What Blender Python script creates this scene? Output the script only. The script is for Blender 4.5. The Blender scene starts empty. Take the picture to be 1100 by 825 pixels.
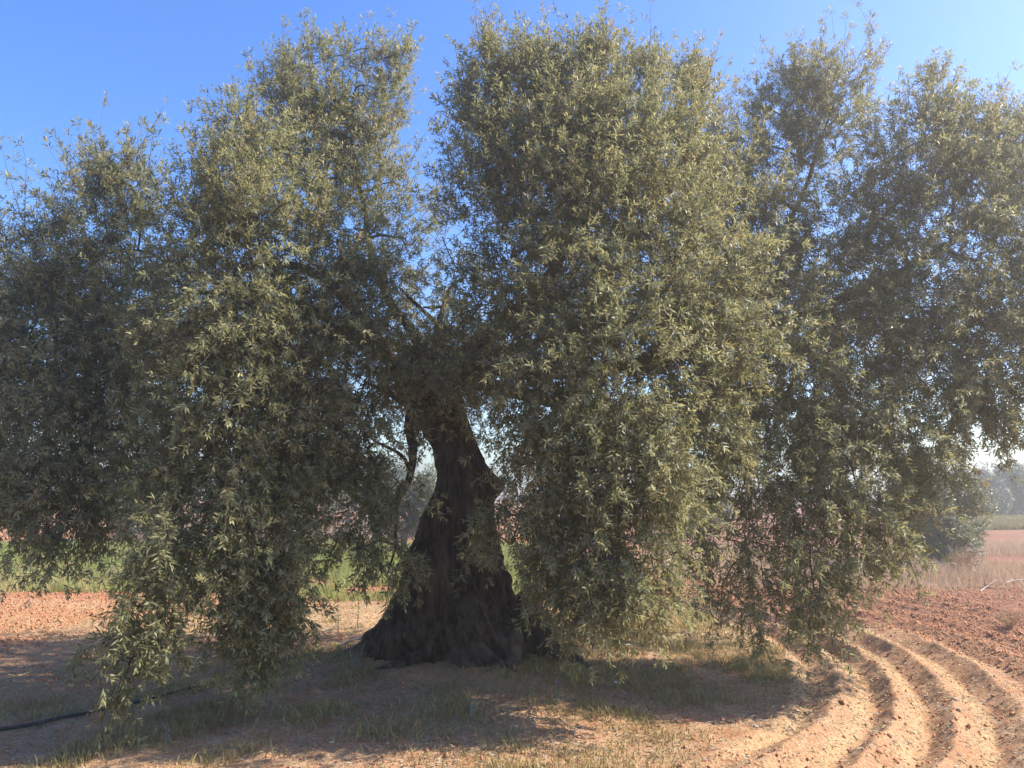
import bpy, math
import numpy as np
from mathutils import Vector

rng = np.random.default_rng(11)
scene = bpy.context.scene
COL = scene.collection

# ------------------------------------------------------------------ camera numbers
FPX = 831.0
TILT = math.radians(8.1)
CAM_H = 1.6

def ray(px, py):
    u = (px - 550.0) / FPX
    v = (412.5 - py) / FPX
    return u, math.cos(TILT) - v * math.sin(TILT), math.sin(TILT) + v * math.cos(TILT)

def at(px, py, d):
    """world point seen at photo pixel px,py at ground distance d"""
    u, dy, dz = ray(px, py)
    s = d / dy
    return np.array([u * s, d, CAM_H + dz * s])

def on_ground(px, py):
    u, dy, dz = ray(px, py)
    s = CAM_H / -dz
    return u * s, dy * s

# ------------------------------------------------------------------ noise
def _hash(ix, iy, iz):
    h = (ix * 374761393 + iy * 668265263 + iz * 2147483647 + 1013904223) & 0xFFFFFFFF
    h = ((h ^ (h >> 13)) * 1274126177) & 0xFFFFFFFF
    h = ((h ^ (h >> 16)) * 2246822519) & 0xFFFFFFFF
    return ((h ^ (h >> 15)) & 0xFFFFFF) / float(0xFFFFFF)

def vnoise(x, y, z=0.0):
    x, y, z = np.broadcast_arrays(np.asarray(x, float), np.asarray(y, float), np.asarray(z, float))
    fx, fy, fz = np.floor(x), np.floor(y), np.floor(z)
    ix, iy, iz = fx.astype(np.int64), fy.astype(np.int64), fz.astype(np.int64)
    tx, ty, tz = x - fx, y - fy, z - fz
    tx, ty, tz = [t * t * (3 - 2 * t) for t in (tx, ty, tz)]
    r = 0
    for a in (0, 1):
        for b in (0, 1):
            for c in (0, 1):
                w = (tx if a else 1 - tx) * (ty if b else 1 - ty) * (tz if c else 1 - tz)
                r = r + w * _hash(ix + a, iy + b, iz + c)
    return r * 2 - 1

def fbm(x, y, z=0.0, octv=4):
    r, a, f, s = 0, 1.0, 1.0, 0
    for k in range(octv):
        r = r + a * vnoise(np.asarray(x) * f + 17.3 * k, np.asarray(y) * f + 5.1 * k, np.asarray(z) * f)
        s += a
        a *= 0.5
        f *= 2.03
    return r / s

def sstep(a, b, x):
    t = np.clip((x - a) / (b - a), 0, 1)
    return t * t * (3 - 2 * t)

def unit(v):
    return v / np.maximum(np.linalg.norm(v, axis=-1, keepdims=True), 1e-9)

# ------------------------------------------------------------------ mesh helpers
def make_obj(name, co, loops, sizes, mats, parent=None, mat_idx=None, smooth=False, face_col=None, corner=None):
    """co (n,3); loops flat vertex index list; sizes = corner count per face"""
    me = bpy.data.meshes.new(name)
    co = np.ascontiguousarray(co, np.float32)
    loops = np.ascontiguousarray(loops, np.int32).ravel()
    sizes = np.ascontiguousarray(sizes, np.int32)
    me.vertices.add(len(co))
    me.vertices.foreach_set("co", co.ravel())
    me.loops.add(len(loops))
    me.loops.foreach_set("vertex_index", loops)
    me.polygons.add(len(sizes))
    st = np.zeros(len(sizes), np.int32)
    st[1:] = np.cumsum(sizes)[:-1]
    me.polygons.foreach_set("loop_start", st)
    for m in (mats if isinstance(mats, (list, tuple)) else [mats]):
        me.materials.append(m)
    if mat_idx is not None:
        me.polygons.foreach_set("material_index", np.ascontiguousarray(mat_idx, np.int32))
    me.update(calc_edges=True)
    if smooth:
        me.polygons.foreach_set("use_smooth", np.ones(len(sizes), bool))
    if face_col is not None:
        at_ = me.attributes.new("tint", 'FLOAT_COLOR', 'FACE')
        fc = np.ones((len(sizes), 4), np.float32)
        fc[:, :face_col.shape[1]] = face_col
        at_.data.foreach_set("color", fc.ravel())
    o = bpy.data.objects.new(name, me)
    COL.objects.link(o)
    if parent is not None:
        o.parent = parent
    return o

class MB:
    """collects polygons"""
    def __init__(self):
        self.co, self.lo, self.sz, self.mi, self.n = [], [], [], [], 0
        self.fc = []
    def add(self, co, loops, sizes, mi=0, fc=None):
        co = np.asarray(co, float)
        self.co.append(co)
        self.lo.append(np.asarray(loops).ravel() + self.n)
        self.sz.append(np.asarray(sizes))
        self.mi.append(np.full(len(sizes), mi))
        self.fc.append(np.zeros((len(sizes), 3)) if fc is None else fc)
        self.n += len(co)
    def tube(self, pts, rad, sides=6, mi=0, rough=0.0, freq=6.0, cap=True):
        pts = np.asarray(pts, float)
        n = len(pts)
        rad = np.broadcast_to(np.asarray(rad, float), (n,))
        tan = unit(np.gradient(pts, axis=0))
        ref = np.array([0.31, 0.17, 0.93])
        nx = np.zeros((n, 3))
        a = np.cross(tan[0], ref)
        a = a / np.linalg.norm(a)
        for i in range(n):
            a = a - tan[i] * np.dot(a, tan[i])
            a = a / max(np.linalg.norm(a), 1e-9)
            nx[i] = a
        ny = np.cross(tan, nx)
        th = np.linspace(0, 2 * np.pi, sides, endpoint=False)
        c = nx[:, None, :] * np.cos(th)[None, :, None] + ny[:, None, :] * np.sin(th)[None, :, None]
        P = pts[:, None, :] + c * rad[:, None, None]
        if rough > 0:
            nn = fbm(P[..., 0] * freq, P[..., 1] * freq, P[..., 2] * freq * 0.6, 3)
            P = P + c * (rad[:, None] * rough * nn)[..., None]
        co = P.reshape(-1, 3)
        i = np.arange(n - 1)[:, None] * sides
        j = np.arange(sides)[None, :]
        j2 = (j + 1) % sides
        q = np.stack([i + j, i + j2, i + sides + j2, i + sides + j], -1).reshape(-1, 4)
        lo, sz = list(q.ravel()), [4] * len(q)
        if cap:
            lo += list(range(sides - 1, -1, -1)) + list(range((n - 1) * sides, n * sides))
            sz += [sides, sides]
        self.add(co, lo, sz, mi)
    def build(self, name, mats, parent=None, smooth=False, col=False):
        return make_obj(name, np.concatenate(self.co), np.concatenate(self.lo), np.concatenate(self.sz), mats, parent,
                        np.concatenate(self.mi), smooth, np.concatenate(self.fc) if col else None)

def tag(o, label=None, cat=None, group=None, kind=None):
    if label: o["label"] = label
    if cat: o["category"] = cat
    if group: o["group"] = group
    if kind: o["kind"] = kind
    return o

def empty(name, loc=(0, 0, 0)):
    e = bpy.data.objects.new(name, None)
    e.location = loc
    e.empty_display_size = 0.3
    COL.objects.link(e)
    return e

def smooth_path(pts, n):
    """Catmull-Rom through pts"""
    p = np.asarray(pts, float)
    p = np.vstack([2 * p[0] - p[1], p, 2 * p[-1] - p[-2]])
    m = len(p) - 3
    t = np.linspace(0, m - 1e-6, n)
    k = t.astype(int)
    u = (t - k)[:, None]
    a, b, c, d = p[k], p[k + 1], p[k + 2], p[k + 3]
    return 0.5 * (2 * b + (c - a) * u + (2 * a - 5 * b + 4 * c - d) * u ** 2 + (3 * b - a - 3 * c + d) * u ** 3)

# ------------------------------------------------------------------ materials
def new_mat(name):
    m = bpy.data.materials.new(name)
    m.use_nodes = True
    m.node_tree.nodes.clear()
    return m, m.node_tree.nodes, m.node_tree.links

def mixc(N, L, fac, a, b):
    n = N.new('ShaderNodeMix')
    n.data_type = 'RGBA'
    def put(sock, v):
        if isinstance(v, (int, float)): sock.default_value = v
        elif isinstance(v, (tuple, list)): sock.default_value = (*v[:3], 1)
        else: L.new(v, sock)
    put(n.inputs[0], fac); put(n.inputs[6], a); put(n.inputs[7], b)
    return n.outputs[2]

def math_(N, L, op, a, b=None, clamp=False):
    n = N.new('ShaderNodeMath'); n.operation = op; n.use_clamp = clamp
    for k, v in enumerate((a, b)):
        if v is None: continue
        if isinstance(v, (int, float)): n.inputs[k].default_value = v
        else: L.new(v, n.inputs[k])
    return n.outputs[0]

def noise_(N, L, vec, scale, detail=4, rough=0.55):
    n = N.new('ShaderNodeTexNoise')
    n.inputs['Scale'].default_value = scale
    n.inputs['Detail'].default_value = detail
    n.inputs['Roughness'].default_value = rough
    L.new(vec, n.inputs['Vector'])
    return n.outputs[0]

def ramp_(N, L, v, a, b):
    n = N.new('ShaderNodeMapRange')
    n.inputs[1].default_value = a; n.inputs[2].default_value = b
    n.clamp = True
    L.new(v, n.inputs[0])
    return n.outputs[0]

def leaf_material(name, dark, mid, tip, under, transl=0.3, rough=0.42, spec=0.5):
    m, N, L = new_mat(name)
    out = N.new('ShaderNodeOutputMaterial')
    at_ = N.new('ShaderNodeAttribute'); at_.attribute_name = "tint"
    sep = N.new('ShaderNodeSeparateColor'); L.new(at_.outputs['Color'], sep.inputs[0])
    c = mixc(N, L, sep.outputs[0], dark, mid)
    c = mixc(N, L, sep.outputs[1], c, tip)
    c = mixc(N, L, sep.outputs[2], c, (0.27, 0.165, 0.08))
    geo = N.new('ShaderNodeNewGeometry')
    c2 = mixc(N, L, math_(N, L, 'MULTIPLY', geo.outputs['Backfacing'], 0.8), c, under)
    p = N.new('ShaderNodeBsdfPrincipled')
    L.new(c2, p.inputs['Base Color'])
    p.inputs['Roughness'].default_value = rough
    p.inputs['Specular IOR Level'].default_value = spec
    t = N.new('ShaderNodeBsdfTranslucent')
    tc = mixc(N, L, 0.5, c, tip)
    L.new(tc, t.inputs[0])
    mx = N.new('ShaderNodeMixShader'); mx.inputs[0].default_value = transl
    L.new(p.outputs[0], mx.inputs[1]); L.new(t.outputs[0], mx.inputs[2])
    L.new(mx.outputs[0], out.inputs[0])
    return m

M_LEAF = leaf_material('olive_leaf', (0.041, 0.058, 0.020), (0.108, 0.132, 0.042), (0.66, 0.60, 0.27), (0.22, 0.222, 0.115), 0.36, 0.5, 0.3)
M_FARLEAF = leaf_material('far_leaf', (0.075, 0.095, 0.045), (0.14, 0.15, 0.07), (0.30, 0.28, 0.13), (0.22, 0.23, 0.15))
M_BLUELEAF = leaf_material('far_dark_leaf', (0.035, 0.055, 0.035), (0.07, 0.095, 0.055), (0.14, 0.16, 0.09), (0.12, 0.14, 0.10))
M_GRASS = leaf_material('grass_blade', (0.12, 0.20, 0.03), (0.26, 0.34, 0.06), (0.50, 0.42, 0.20), (0.26, 0.30, 0.09), 0.35, 0.6, 0.25)
M_WEED = leaf_material('weed_blade', (0.10, 0.105, 0.025), (0.22, 0.19, 0.055), (0.55, 0.41, 0.18), (0.22, 0.18, 0.07), 0.25, 0.6, 0.25)
M_STRAW = leaf_material('dry_straw', (0.34, 0.24, 0.12), (0.50, 0.39, 0.19), (0.62, 0.52, 0.29), (0.42, 0.33, 0.17), 0.2, 0.7, 0.2)
M_DRY = leaf_material('dry_grass', (0.40, 0.27, 0.17), (0.52, 0.37, 0.23), (0.62, 0.46, 0.30), (0.46, 0.33, 0.21), 0.25, 0.7, 0.15)
M_PINK = leaf_material('dry_pink_grass', (0.36, 0.27, 0.19), (0.50, 0.38, 0.28), (0.58, 0.48, 0.34), (0.46, 0.33, 0.28), 0.25, 0.7, 0.15)

def bark_material(name, a, b, c, scale=1.0, disp=0.02):
    m, N, L = new_mat(name)
    out = N.new('ShaderNodeOutputMaterial')
    tc = N.new('ShaderNodeTexCoord')
    mp = N.new('ShaderNodeMapping'); mp.inputs['Scale'].default_value = (1, 1, 0.22)
    L.new(tc.outputs['Object'], mp.inputs[0])
    n1 = noise_(N, L, mp.outputs[0], 14 * scale, 6, 0.62)
    n2 = noise_(N, L, tc.outputs['Object'], 2.3 * scale, 5)
    n3 = noise_(N, L, tc.outputs['Object'], 38 * scale, 4)
    col = mixc(N, L, ramp_(N, L, n1, 0.42, 0.60), a, b)  # bark grain with painted contrast standing in for the relief's weak shading
    col = mixc(N, L, math_(N, L, 'MULTIPLY', ramp_(N, L, n2, 0.5, 0.72), 0.75), col, c)
    p = N.new('ShaderNodeBsdfPrincipled')
    L.new(col, p.inputs['Base Color'])
    p.inputs['Roughness'].default_value = 0.9
    p.inputs['Specular IOR Level'].default_value = 0.2
    h = math_(N, L, 'ADD', n1, math_(N, L, 'MULTIPLY', n3, 0.55))
    bp = N.new('ShaderNodeBump'); bp.inputs['Strength'].default_value = 0.9; bp.inputs['Distance'].default_value = disp
    L.new(h, bp.inputs['Height']); L.new(bp.outputs[0], p.inputs['Normal'])
    L.new(p.outputs[0], out.inputs[0])
    return m

M_BARK = bark_material('olive_bark', (0.018, 0.012, 0.008), (0.115, 0.078, 0.053), (0.18, 0.14, 0.108), 1.0, 0.09)
M_TWIG = bark_material('twig_bark', (0.07, 0.055, 0.045), (0.15, 0.12, 0.10), (0.20, 0.17, 0.14), 3.0, 0.004)
M_DEAD = bark_material('dead_wood', (0.10, 0.08, 0.07), (0.22, 0.18, 0.15), (0.33, 0.29, 0.25), 3.0, 0.006)
M_PALE = bark_material('bleached_wood', (0.32, 0.28, 0.24), (0.46, 0.41, 0.36), (0.52, 0.47, 0.42), 3.0, 0.005)

def plain(name, col, rough=0.5, spec=0.4, var=0.25, scale=30):
    m, N, L = new_mat(name)
    out = N.new('ShaderNodeOutputMaterial')
    tc = N.new('ShaderNodeTexCoord')
    n = noise_(N, L, tc.outputs['Object'], scale, 4)
    c = mixc(N, L, n, tuple(x * (1 - var) for x in col), tuple(min(1, x * (1 + var)) for x in col))
    p = N.new('ShaderNodeBsdfPrincipled')
    L.new(c, p.inputs['Base Color'])
    p.inputs['Roughness'].default_value = rough
    p.inputs['Specular IOR Level'].default_value = spec
    L.new(p.outputs[0], out.inputs[0])
    return m

M_HOSE = plain('black_hose', (0.020, 0.020, 0.022), 0.55, 0.4, 0.6, 14)
M_STONE = plain('limestone', (0.36, 0.27, 0.19), 0.9, 0.2, 0.25, 25)
M_VIOLET = plain('violet_petal', (0.46, 0.16, 0.50), 0.6, 0.2)
M_WHITEFL = plain('white_petal', (0.75, 0.75, 0.70), 0.6, 0.2)
M_STEM = plain('green_stem', (0.12, 0.17, 0.06), 0.6, 0.3)

# ------------------------------------------------------------------ terrain
TREE = np.array([-0.55, 7.95])
FC = (-2.9, 9.0)          # centre of the plough curves around the tree
TROUGH = np.array([4.95, 5.45, 5.86, 6.29, 6.66, 7.10, 7.6, 8.15, 8.6, 9.15, 9.6, 10.1])

def furrow_mask(x, y):
    r = np.hypot(x - FC[0], y - FC[1])
    ang = np.degrees(np.arctan2(y - FC[1], x - FC[0]))
    wob = 0.25 * vnoise(x * 0.7, y * 0.7, 3.3)
    m = sstep(5.62, 5.82, r + 0.15 * wob) * (1 - sstep(9.3, 10.3, r + wob))
    m = m * sstep(-50, -40, ang + 6 * wob) * (1 - sstep(28, 52, ang + 10 * wob))
    return m, r

def furrow_h(x, y):
    m, r = furrow_mask(x, y)
    r = r + 0.06 * fbm(x * 1.1, y * 1.1, 9.1, 3) + 0.025 * fbm(x * 7, y * 7, 2.1, 3)
    k = np.clip(np.searchsorted(TROUGH, r) - 1, 0, len(TROUGH) - 2)
    t = np.clip((r - TROUGH[k]) / (TROUGH[k + 1] - TROUGH[k]), 0, 1)
    # short steep inner bank just outside the trough, crest at .3, long outer slope
    prof = np.where(t < 0.42, np.clip(t / 0.42, 0, 1) ** 1.15, 1 - np.clip((t - 0.42) / 0.58, 0, 1) ** 0.9)
    deep = 1 - 0.5 * sstep(7.2, 8.4, r)
    return m * 0.108 * deep * (1 + 0.35 * vnoise(x * 1.3, y * 1.3, 5.0)) * (prof - 0.45)

def field_mask(x, y):
    """open tilled field (clods) away from the shaded ground under the crown"""
    r = np.hypot(x - TREE[0], y - TREE[1])
    return sstep(4.3, 6.0, r + 0.8 * vnoise(x * 0.5, y * 0.5, 1.7))

def gh(x, y):
    x = np.asarray(x, float); y = np.asarray(y, float)
    rt = np.hypot(x - TREE[0], y - TREE[1])
    near = 1 - sstep(20, 60, np.hypot(x, y))
    h = 0.05 * fbm(x * 0.45, y * 0.45, 0.3, 3) * near
    h = h + 0.13 * np.exp(-(rt / 1.55) ** 2)
    h = h + furrow_h(x, y)
    fm = field_mask(x, y)
    h = h + near * fm * (0.034 * np.abs(fbm(x * 4.2, y * 4.2, 2.0, 3)) + 0.040 * np.abs(fbm(x * 15, y * 15, 4.0, 3)))
    h = h + near * (1 - fm) * (0.05 * fbm(x * 1.5, y * 1.5, 11.0, 2) + 0.018 * fbm(x * 5, y * 5, 6.0, 3) + 0.006 * fbm(x * 21, y * 21, 6.0, 2))
    # distant ground rises slightly to the left, stays low to the right
    dist = np.hypot(x, y)
    h = h + 0.65 * sstep(28, 75, dist) * sstep(10, -25, x) * sstep(0, 8, y)
    h = h + 0.35 * sstep(18, 40, dist) * sstep(4, 18, x)
    h = h + sstep(90, 400, dist) * 1.0 * fbm(x * 0.004, y * 0.004, 5.0, 2)
    return h

def axis(lo, hi, step, far, g=1.07):
    c = list(np.arange(lo, hi + 1e-6, step))
    s, v = step, hi
    while v < far:
        s *= g; v += s; c.append(v)
    s, v = step, lo
    L_ = []
    while v > -far:
        s *= g; v -= s; L_.append(v)
    return np.array(L_[::-1] + c)

def soil_material():
    m, N, L = new_mat('red_soil')
    out = N.new('ShaderNodeOutputMaterial')
    tc = N.new('ShaderNodeTexCoord')
    v = tc.outputs['Object']
    at_ = N.new('ShaderNodeAttribute'); at_.attribute_name = "cover"
    sep = N.new('ShaderNodeSeparateColor'); L.new(at_.outputs['Color'], sep.inputs[0])
    n_big = noise_(N, L, v, 0.55, 5)
    n_mid = noise_(N, L, v, 4.5, 6, 0.6)
    n_fine = noise_(N, L, v, 42, 5, 0.65)
    n_vf = noise_(N, L, v, 130, 3, 0.6)
    red = mixc(N, L, ramp_(N, L, n_mid, 0.3, 0.7), (0.38, 0.16, 0.072), (0.50, 0.235, 0.108))
    red = mixc(N, L, ramp_(N, L, n_big, 0.42, 0.68), red, (0.54, 0.30, 0.165))
    red = mixc(N, L, math_(N, L, 'MULTIPLY', ramp_(N, L, n_fine, 0.50, 0.72), 0.7), red, (0.62, 0.41, 0.26))
    red = mixc(N, L, math_(N, L, 'MULTIPLY', ramp_(N, L, n_vf, 0.56, 0.40), 0.35), red, (0.26, 0.115, 0.065))
    red = mixc(N, L, math_(N, L, 'MULTIPLY', sep.outputs[2], ramp_(N, L, n_mid, 0.1, 0.55)), red, mixc(N, L, ramp_(N, L, n_fine, 0.35, 0.68), (0.19, 0.085, 0.055), (0.36, 0.185, 0.12)))
    # litter-covered ground (cover.r), paled to lift the crown shade; dry straw (cover.g)
    litter_lift = mixc(N, L, ramp_(N, L, n_fine, 0.36, 0.64), (0.34, 0.20, 0.11), (0.62, 0.43, 0.25))
    f = math_(N, L, 'MULTIPLY', sep.outputs[0], ramp_(N, L, n_mid, 0.30, 0.62))
    c = mixc(N, L, f, red, litter_lift)
    st = mixc(N, L, ramp_(N, L, n_vf, 0.35, 0.62), (0.42, 0.29, 0.14), (0.68, 0.54, 0.30))
    f2 = math_(N, L, 'MULTIPLY', sep.outputs[1], ramp_(N, L, n_fine, 0.38, 0.56))
    c = mixc(N, L, f2, c, st)
    p = N.new('ShaderNodeBsdfPrincipled')
    L.new(c, p.inputs['Base Color'])
    p.inputs['Roughness'].default_value = 0.95
    p.inputs['Specular IOR Level'].default_value = 0.1
    h = math_(N, L, 'ADD', math_(N, L, 'MULTIPLY', n_fine, 1.0), math_(N, L, 'MULTIPLY', n_vf, 0.45))
    bp = N.new('ShaderNodeBump'); bp.inputs['Strength'].default_value = 1.0; bp.inputs['Distance'].default_value = 0.03
    L.new(h, bp.inputs['Height']); L.new(bp.outputs[0], p.inputs['Normal'])
    L.new(p.outputs[0], out.inputs[0])
    return m

xs = axis(-6.0, 7.0, 0.020, 1800)
ys = axis(4.2, 12.5, 0.020, 1800)
X, Y = np.meshgrid(xs, ys)
Z = gh(X, Y)
nx_, ny_ = len(xs), len(ys)
i = np.arange(ny_ - 1)[:, None] * nx_
j = np.arange(nx_ - 1)[None, :]
q = np.stack([i + j, i + j + 1, i + nx_ + j + 1, i + nx_ + j], -1).reshape(-1, 4)
ground = make_obj('ground', np.stack([X, Y, Z], -1).reshape(-1, 3), q, np.full(len(q), 4), soil_material(), smooth=True)
tag(ground, 'red tilled soil with curved plough furrows on the right', kind='structure')
rt = np.hypot(X - TREE[0], Y - TREE[1])
under = (1 - field_mask(X, Y)) * 0.85
fmk, fr = furrow_mask(X, Y)
kk = np.clip(np.searchsorted(TROUGH, fr) - 1, 0, len(TROUGH) - 2)
tt = np.clip((fr - TROUGH[kk]) / (TROUGH[kk + 1] - TROUGH[kk]), 0, 1)
straw = fmk * sstep(0.62, 0.82, tt + 0.15 * vnoise(X * 3, Y * 3, 2.2)) * (1 - sstep(0.92, 1.0, tt)) * (1 - sstep(7.0, 7.6, fr)) * 0.6
straw = np.maximum(straw, 0.75 * sstep(0.1, 0.6, X) * (1 - sstep(2.2, 3.2, X)) * sstep(8.0, 8.9, Y) * (1 - sstep(12, 16, Y)))
straw = np.maximum(straw, 0.45 * sstep(8.8, 9.3, Y) * (1 - sstep(11.5, 13, Y)) * (1 - sstep(-1, 0.5, X)))
cov = np.ones((X.size, 4), np.float32)
cov[:, 0] = under.ravel(); cov[:, 1] = straw.ravel(); cov[:, 2] = (sstep(2.5, 6.0, X + 0.8 * vnoise(X * .4, Y * .4, 6)) * 0.95).ravel()
a_ = ground.data.attributes.new("cover", 'FLOAT_COLOR', 'POINT')
a_.data.foreach_set("color", cov.ravel())

# ------------------------------------------------------------------ leaf builder
def leaves_to_mesh(mb, base, dirv, up, length, width, tint, fold=0.18):
    """diamond leaves, slightly folded along the midrib and curved. up = side of the upper face"""
    n = len(base)
    side = unit(np.cross(dirv, up))
    nrm = np.cross(side, dirv)
    mid = base + dirv * (length * 0.45)[:, None]
    lw = (width * 0.5)[:, None]
    l = mid + side * lw + nrm * (lw * fold)
    r = mid - side * lw + nrm * (lw * fold)
    tip = base + dirv * length[:, None] - nrm * (length * 0.10)[:, None]
    co = np.stack([base, r, tip, l], 1).reshape(-1, 3)
    lo = np.arange(n * 4)
    mb.add(co, lo, np.full(n, 4), 0, tint)

def perp(v):
    r = rng.normal(size=v.shape)
    r = r - v * np.sum(r * v, -1, keepdims=True)
    return unit(r)

def shoots_with_leaves(mb, p0, d0, length, leaf_len, leaf_w, tone, tipw, pairs, jit=0.25, droop=0.0, dead=None):
    """p0,d0 (n,3) shoots; each has `pairs` opposite leaf pairs; vectorised"""
    n = len(p0)
    a = perp(d0)
    b = np.cross(d0, a)
    sz0 = rng.uniform(0.72, 1.25, n)
    for k in range(pairs):
        t = (k + 0.6) / pairs
        keep = rng.random(n) < 0.93
        pos = p0 + d0 * (length * t)[:, None]
        pos[:, 2] -= droop * (length * t) ** 2
        ax = a if k % 2 == 0 else b
        open_ = 0.85 - 0.45 * t if k < pairs - 1 else 0.62
        for s in (1, -1):
            dv = unit(d0 * (1 - 0.45 * open_) + ax * (s * open_) + rng.normal(size=(n, 3)) * jit)
            dv[:, 2] -= 0.08
            dv = unit(dv)
            upv = d0 * 0.8 + np.array([0, 0, 0.7]) + rng.normal(size=(n, 3)) * 0.35
            upv = unit(upv - dv * np.sum(upv * dv, -1, keepdims=True))
            ll = leaf_len * sz0 * rng.uniform(0.75, 1.15, n) * (1 - 0.30 * max(0, t - 0.6) / 0.4)
            ww = leaf_w * rng.uniform(0.75, 1.2, n)
            tint = np.zeros((n, 3))
            tint[:, 0] = np.clip(tone + rng.normal(size=n) * 0.22, 0, 1)
            tint[:, 1] = np.clip(tipw * (0.02 + 0.98 * max(0.0, (t - 0.5) / 0.42) ** 1.3) + (rng.random(n) < 0.012) * 0.8, 0, 1)
            if dead is not None:
                tint[:, 2] = dead * rng.uniform(0.6, 1.0, n)
            leaves_to_mesh(mb, pos[keep], dv[keep], upv[keep], ll[keep], ww[keep], tint[keep])

# ------------------------------------------------------------------ the olive tree
tree = empty('olive_tree', (TREE[0], TREE[1], 0.0))
tag(tree, 'huge old olive tree with a dark leaning gnarled trunk and drooping grey green boughs', 'tree')
T0 = np.array([TREE[0], TREE[1], 0.0])

def sub(co):
    return np.asarray(co, float) - T0

# trunk: outline measured level by level (photo row, left, right)
rows = [(738, 384, 618), (722, 388, 612), (705, 392, 602), (690, 396, 592), (672, 409, 569), (652, 423, 553), (630, 433, 543), (605, 443, 536),
        (580, 449, 531), (560, 455, 526), (545, 462, 525), (530, 468, 527), (515, 473, 527), (500, 472, 522), (485, 468, 514), (470, 461, 508),
        (455, 452, 503), (442, 444, 499), (428, 440, 496), (412, 441, 493), (398, 446, 487)]
lev = []
for py, l, r in rows:
    pl, pr = at(l, py, 7.95), at(r, py, 7.95)
    lev.append([(pl[0] + pr[0]) / 2, pl[2], (pr[0] - pl[0]) / 2])
lev = np.array(lev)
lev[:, 2] *= 0.93
lev[0, 1] = -0.35
zz = np.concatenate([np.linspace(-0.35, 0.5, 110), np.linspace(0.51, lev[-1, 1], 200)])
order = np.argsort(lev[:, 1])
cxz = np.interp(zz, lev[order, 1], lev[order, 0])
rz = np.interp(zz, lev[order, 1], lev[order, 2])
cxz = np.convolve(np.pad(cxz, 8, 'edge'), np.ones(17) / 17, 'valid')
rz = np.convolve(np.pad(rz, 6, 'edge'), np.ones(13) / 13, 'valid')
NS = 320
th = np.linspace(0, 2 * np.pi, NS, endpoint=False)
TH, ZZ = np.meshgrid(th, zz)
CX = cxz[:, None]
R = rz[:, None] * np.ones_like(TH)
twist = TH + 0.35 * ZZ
cxn, cyn = np.cos(twist), np.sin(twist)
flute = fbm(cxn * 1.9, cyn * 1.9, ZZ * 0.55 + 3, 3)
ridge = 1 - np.abs(fbm(cxn * 4.3 + 9, cyn * 4.3, ZZ * 1.25, 3)) * 2
fine = fbm(cxn * 12, cyn * 12, ZZ * 4.0, 3)
low = np.exp(-np.clip(ZZ, 0, 9) / 0.45)
roots = np.maximum(0, np.cos(TH * 5 + 1.1 + 0.8 * np.sin(TH * 2))) ** 2
strand = 1 - np.abs(fbm(cxn * 8.5 + 3, cyn * 8.5, ZZ * 1.9 + 8, 3)) * 2.6
lumps = fbm(cxn * 2.6 + 31, cyn * 2.6, ZZ * 2.3 + 4, 3)
R = R * (1 + 0.13 * flute + 0.22 * (ridge - 0.45) + 0.07 * fine + 0.17 * lumps + 0.10 * (strand - 0.3)) + low * (0.26 * roots - 0.08) * R
knob = lambda a0, z0, sa, sz, h: h * np.exp(-((np.angle(np.exp(1j * (TH - a0)))) / sa) ** 2 - ((ZZ - z0) / sz) ** 2)
z530 = at(500, 522, 7.95)[2]
R = R + knob(-0.15, z530, 0.42, 0.11, 0.11)                     # broken stub on the right
R = R + knob(-2.3, 0.95, 0.5, 0.18, 0.09) + knob(-1.1, 0.55, 0.45, 0.2, 0.10) - knob(-1.45, 0.75, 0.22, 0.4, 0.14)
R = R + knob(-1.9, 1.5, 0.4, 0.15, 0.06) - knob(-1.0, 1.15, 0.2, 0.25, 0.08)
for k_ in range(26):
    z_ = rng.uniform(0.15, 2.0)
    sg = 1 if rng.random() < 0.62 else -1
    R = R + sg * knob(rng.uniform(-3.1, 0.2), z_, rng.uniform(0.10, 0.28), rng.uniform(0.05, 0.16), rng.uniform(0.03, 0.075))
px_ = CX + R * np.cos(TH)
py_ = TREE[1] + R * 0.92 * np.sin(TH) - 0.05 * ZZ
co = np.stack([px_, py_, ZZ], -1).reshape(-1, 3)
i = np.arange(len(zz) - 1)[:, None] * NS
j = np.arange(NS)[None, :]
q = np.stack([i + j, i + (j + 1) % NS, i + NS + (j + 1) % NS, i + NS + j], -1).reshape(-1, 4)
lo = np.concatenate([q.ravel(), np.arange((len(zz) - 1) * NS, len(zz) * NS)])
trunk = make_obj('trunk', sub(co), lo, np.array([4] * len(q) + [NS]), M_BARK, tree, smooth=True)

# surface root running out to the right
mb = MB()
rp = [at(560, 640, 7.75), at(578, 665, 7.65), at(595, 690, 7.55), at(612, 706, 7.5)]
rp[-1][2] = 0.0
mb.tube(sub(smooth_path(rp, 26)), np.linspace(0.16, 0.06, 26), 14, rough=0.5, freq=7)
mb.build('root', M_BARK, tree, True)
for an_, l_, r_ in ((-160, 0.62, 0.11), (-118, 0.50, 0.09), (-82, 0.55, 0.12), (-48, 0.60, 0.10), (-18, 0.75, 0.12)):
    mb = MB()
    pts_ = []
    for t_ in np.linspace(0, 1, 6):
        a_ = math.radians(an_ + 16 * math.sin(3.1 * t_ + an_))
        q_ = 0.62 + l_ * 1.15 * t_
        x_, y_ = TREE[0] + 0.02 + q_ * math.cos(a_), TREE[1] + q_ * 0.92 * math.sin(a_)
        pts_.append((x_, y_, float(gh(x_, y_)) + (0.24 * (1 - t_) ** 2.2) - 0.035 * t_))
    mb.tube(sub(smooth_path(pts_, 24)), r_ * (1 - 0.7 * np.linspace(0, 1, 24)), 14, rough=0.6, freq=8)
    mb.build('root', M_BARK, tree, True)

TOP = at(468, 425, 7.6)

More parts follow.
